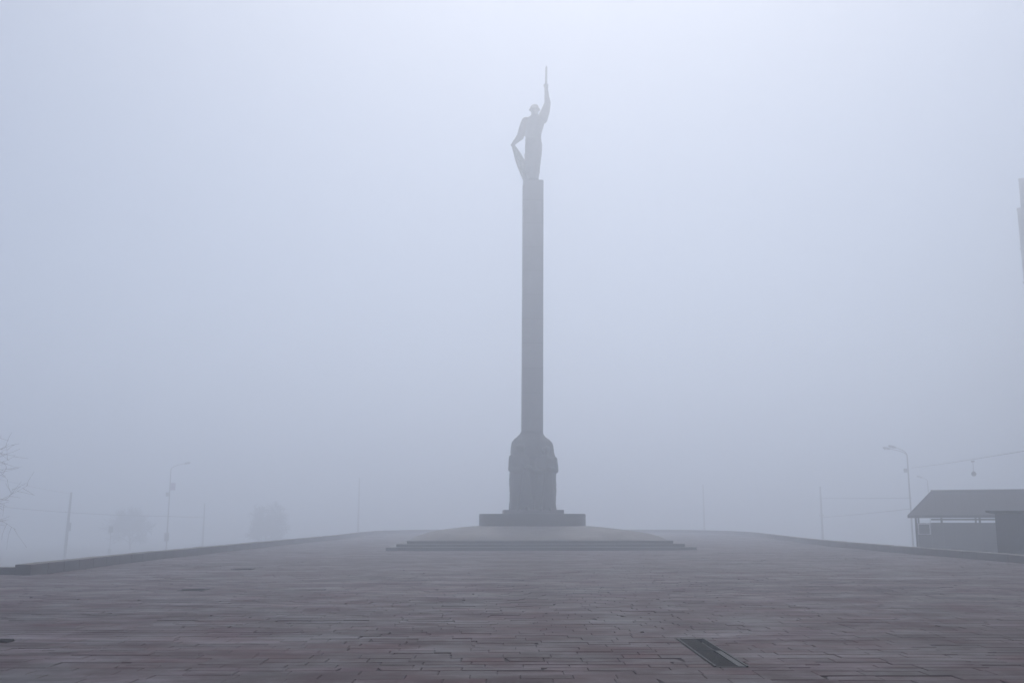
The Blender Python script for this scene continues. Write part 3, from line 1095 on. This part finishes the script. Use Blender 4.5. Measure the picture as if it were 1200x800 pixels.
L_ = lambda x, y, z: (x, y, z - gz)
xa, xb, ya, yb = 0.0, LX, 0.0, WY
cy_ = WY / 2
rx0, rx1 = along(1093, a_.x, D0, TH_, cy_), xb - 3.0
rz_ = at(1092, 575, D0 + cy_ * math.cos(TH_) - rx0 * math.sin(TH_)).z
o_ = .35
b = MB()
e = [L_(xa - o_, ya - o_, ez), L_(xb + o_, ya - o_, ez), L_(xb + o_, yb + o_, ez), L_(xa - o_, yb + o_, ez)]
e2 = [(p[0], p[1], p[2] + .16) for p in e]
r0, r1 = L_(rx0, cy_, rz_), L_(rx1, cy_, rz_)
b.v = e + e2 + [r0, r1]
b.f = [[0, 3, 2, 1], [0, 1, 5, 4], [1, 2, 6, 5], [2, 3, 7, 6], [3, 0, 4, 7], [4, 5, 9, 8], [5, 6, 9], [6, 7, 8, 9], [7, 4, 8]]
rf = b.build('roof', M['roof'], pv)
MB().tube([r0, r1], .07, 8).build('ridge_cap', M['steel'], rf)
# posts
xp = along(1148, a_.x, D0, TH_)
for (x, y) in [(x, y) for x in [xa + .1, xa + 1.55, xp, xp + 4.1, xp + 8.2, xb - .1] for y in (ya + .1, yb - .1)]:
    MB().quad_box(L_(x, y, (gz + ez) / 2), (.12, .12, ez - gz), bev=.01).build('post', M['panel'], pv)
# low walls all round, an open bay at the front left corner with a white hatch frame
xw = along(1091, a_.x, D0, TH_)
for (c_, s_) in ((((xw + xb) / 2, ya + .1), (xb - xw, .10)), (((xa + xb) / 2, yb - .1), (xb - xa, .10)), ((xa + .1, (ya + yb) / 2 + .0), (.10, yb - ya - .3)), ((xb - .1, (ya + yb) / 2), (.10, yb - ya - .3))):
    MB().quad_box(L_(*c_, (gz + wz) / 2), (*s_, wz - gz)).build('wall', M['panel'], pv)
hz0, hz1 = at(1075, 626, D0).z, at(1075, 613, D0).z
MB().quad_box(L_((xa + .17 + xw) / 2, ya + .1, (gz + hz0) / 2), (xw - xa - .2, .09, hz0 - gz)).build('wall', M['panel'], pv)
b = MB()
wx0, wx1 = along(1075.5, a_.x, D0, TH_), along(1089, a_.x, D0, TH_)
for xx in (wx0, wx1):
    b.quad_box(L_(xx, ya + .06, (hz0 + hz1) / 2), (.06, .07, hz1 - hz0))
for zz in (hz0 + .03, hz1 - .03):
    b.quad_box(L_((wx0 + wx1) / 2, ya + .06, zz), (wx1 - wx0 - .062, .066, .06))
wf = b.build('window', M['white_paint'], pv)
MB().quad_box(L_((wx0 + wx1) / 2, ya + .075, (hz0 + hz1) / 2), (wx1 - wx0 - .07, .012, hz1 - hz0 - .13)).build('pane', M['glass'], wf)
MB().quad_box(L_((xw + xb) / 2, ya + .06, wz + .03), (xb - xw, .22, .05), bev=.008).build('counter_rail', M['roof'], pv)
MB().quad_box(L_((xw + xb) / 2, ya + .02, ez - .09), (xb - xw, .07, .10), bev=.008).build('fascia', M['roof'], pv)

D1 = 43.0
TK = R(27)
kx = at(1166, 607, D1).x
kz1 = at(1170, 601.5, D1).z
kzt = at(1170, 598.2, D1).z
gz2 = land(24, 46) - .05
kw, kd = 11.0, 6.0
kk = thing('kiosk', 'dark flat-roofed kiosk at the right edge, standing before the pavilion', 'kiosk', (kx + kw / 2 * math.cos(TK) + kd / 2 * math.sin(TK), D1 - kw / 2 * math.sin(TK) + kd / 2 * math.cos(TK), gz2), -TK)
MB().quad_box((0, 0, (kz1 - gz2) / 2), (kw, kd, kz1 - gz2), bev=.02).build('wall', M['kiosk'], kk)
b = MB()
b.loft([((0, 0, kz1 - gz2 + .002), kw / 2 + .12, kd / 2 + .12), ((0, 0, kzt - gz2), kw / 2 + .34, kd / 2 + .34)], 4, 2)
b = MB()
for (z, o) in ((kz1 - gz2 + .003, .10), (kzt - gz2 - .06, .34), (kzt - gz2, .34)):
    for (sx, sy) in ((-1, -1), (1, -1), (1, 1), (-1, 1)):
        b.v.append((sx * (kw / 2 + o), sy * (kd / 2 + o), z))
b.f = [[0, 3, 2, 1], [8, 9, 10, 11]] + [[r + i, r + (i + 1) % 4, r + 4 + (i + 1) % 4, r + 4 + i] for r in (0, 4) for i in range(4)]
b.build('roof', M['roof'], kk)
for i in range(3):
    xx = -kw / 2 + 2.6 + i * 3.0
    w0 = MB()
    zc = (kz1 - gz2) * .62
    for (dx, dz, sx, sz) in ((-.72, 0, .06, 1.2), (.72, 0, .06, 1.2), (0, .57, 1.378, .06), (0, -.57, 1.378, .06)):
        w0.quad_box((xx + dx, -kd / 2 - .02, zc + dz), (sx, .06, sz))
    w0 = w0.build('window', M['steel'], kk)
    MB().quad_box((xx, -kd / 2 - .012, zc), (1.37, .016, 1.07)).build('pane', M['glass'], w0)
dd = MB().quad_box((kw / 2 - 1.2, -kd / 2 - .02, 1.05), (.95, .06, 2.1), bev=.01).build('door', M['steel'], kk)
MB().tube([(kw / 2 - 1.55, -kd / 2 - .09, .98), (kw / 2 - 1.55, -kd / 2 - .09, 1.14)], .015, 8).build('handle', M['zinc'], dd)

# ------------------------------------------------------------------ tower block at the right edge
DT = 82.0
p0 = at(1192, 247, DT)
p1 = at(1196, 213, DT)
gz3 = land(50, 88)
TH = p0.z - gz3
tw, td = 22.0, 15.0
TR = R(-34)
_q = Matrix.Rotation(TR, 3, 'Z') @ Vector((tw / 2, td / 2, 0))
tb = thing('tower_block', 'tall grey apartment tower just cut by the right edge of the photo', 'building', (p0.x + _q.x, DT + _q.y, gz3), TR)
MB().quad_box((0, 0, TH / 2 - .5), (tw, td, TH + 1)).build('wall', M['tower'], tb)
MB().quad_box((0, 0, TH + .12), (tw + .06, td + .06, .24), bev=.02).build('parapet', M['tower_top'], tb)
ph = p1.z - p0.z
px_ = -tw / 2 + .30
MB().quad_box((px_ + 4.5, -td / 2 + 4.0, TH + .24 + ph / 2), (9.0, 8.0, ph - .02), bev=.03).build('roof_house', M['tower_top'], tb)
w0 = None
nst = 10
for fl in range(nst):
    zc = 1.9 + fl * (TH - 1.2) / nst
    for (axis, n_) in (('x', 6), ('y', 4)):
        for i in range(n_):
            if w0 is None:
                b = MB()
                for (dx, dz, sx, sz) in ((-.77, 0, .07, 1.5), (.77, 0, .07, 1.5), (0, .715, 1.468, .07), (0, -.715, 1.468, .07), (.12, 0, .06, 1.358)):
                    b.quad_box((dx, 0, dz), (sx, .08, sz))
                w0 = b.build('window', M['white_paint'], tb)
                MB().quad_box((0, .02, 0), (1.466, .02, 1.355)).build('pane', M['glass'], w0)
                MB().quad_box((0, -.06, -.80), (1.75, .2, .05)).build('sill', M['steel'], w0)
                o = w0
            else:
                o = copy_tree(w0, tb)
            if axis == 'x':
                o.location = (-tw / 2 + (i + .5) * tw / n_, -td / 2 - .03, zc)
                o.rotation_euler = (0, 0, 0)
            else:
                o.location = (-tw / 2 - .03, -td / 2 + (i + .5) * td / n_, zc)
                o.rotation_euler = (0, 0, R(-90))

# ------------------------------------------------------------------ fog
hz_top = 36.0
b = MB()
b.quad_box((0, 0, (hz_top - 9.0) / 2), (900, 900, hz_top + 9.0))
hm = bpy.data.materials.new('fog_air')
hm.use_nodes = True
nt = hm.node_tree
nt.nodes.clear()
out = nt.nodes.new('ShaderNodeOutputMaterial')
pvn = nt.nodes.new('ShaderNodeVolumePrincipled')
pvn.inputs['Color'].default_value = (0.862, 0.915, 1.0, 1)
pvn.inputs['Density'].default_value = 0.0138
pvn.inputs['Anisotropy'].default_value = 0.7
nt.links.new(pvn.outputs[0], out.inputs['Volume'])
tag(b.build('haze', hm), kind='stuff')

# ------------------------------------------------------------------ light
SUN_EL, SUN_AZ = R(58), R(6)                   # behind the monument, a little to the right, veiled by the fog
w = bpy.data.worlds.new('World')
scene.world = w
w.use_nodes = True
nt = w.node_tree
nt.nodes.clear()
wo = nt.nodes.new('ShaderNodeOutputWorld')
bg = nt.nodes.new('ShaderNodeBackground')
sky = nt.nodes.new('ShaderNodeTexSky')
sky.sky_type = 'NISHITA'
sky.sun_disc = False
sky.sun_elevation = SUN_EL
sky.sun_rotation = SUN_AZ
sky.dust_density = 1.6
sky.air_density = 0.75
sky.ozone_density = 1.0
bg.inputs[1].default_value = 0.05
nt.links.new(sky.outputs[0], bg.inputs[0])
nt.links.new(bg.outputs[0], wo.inputs[0])
sd = bpy.data.lights.new('sun', 'SUN')
sd.energy = 1.8
sd.angle = R(60)
sd.color = (1.0, 0.95, 0.87)
so = bpy.data.objects.new('sun', sd)
C.objects.link(so)
dv = Vector((math.sin(SUN_AZ) * math.cos(SUN_EL), math.cos(SUN_AZ) * math.cos(SUN_EL), math.sin(SUN_EL)))
so.rotation_euler = dv.to_track_quat('Z', 'Y').to_euler()
so.location = (20, 60, 300)

# ------------------------------------------------------------------ render
scene.view_settings.view_transform = 'Standard'
scene.view_settings.look = 'None'
scene.view_settings.gamma = 1.0
scene.view_settings.exposure = 0.7
scene.view_settings.use_curve_mapping = False
cy = scene.cycles
cy.max_bounces = 14
cy.diffuse_bounces = 3
cy.glossy_bounces = 3
cy.volume_bounces = 12
cy.use_denoising = True
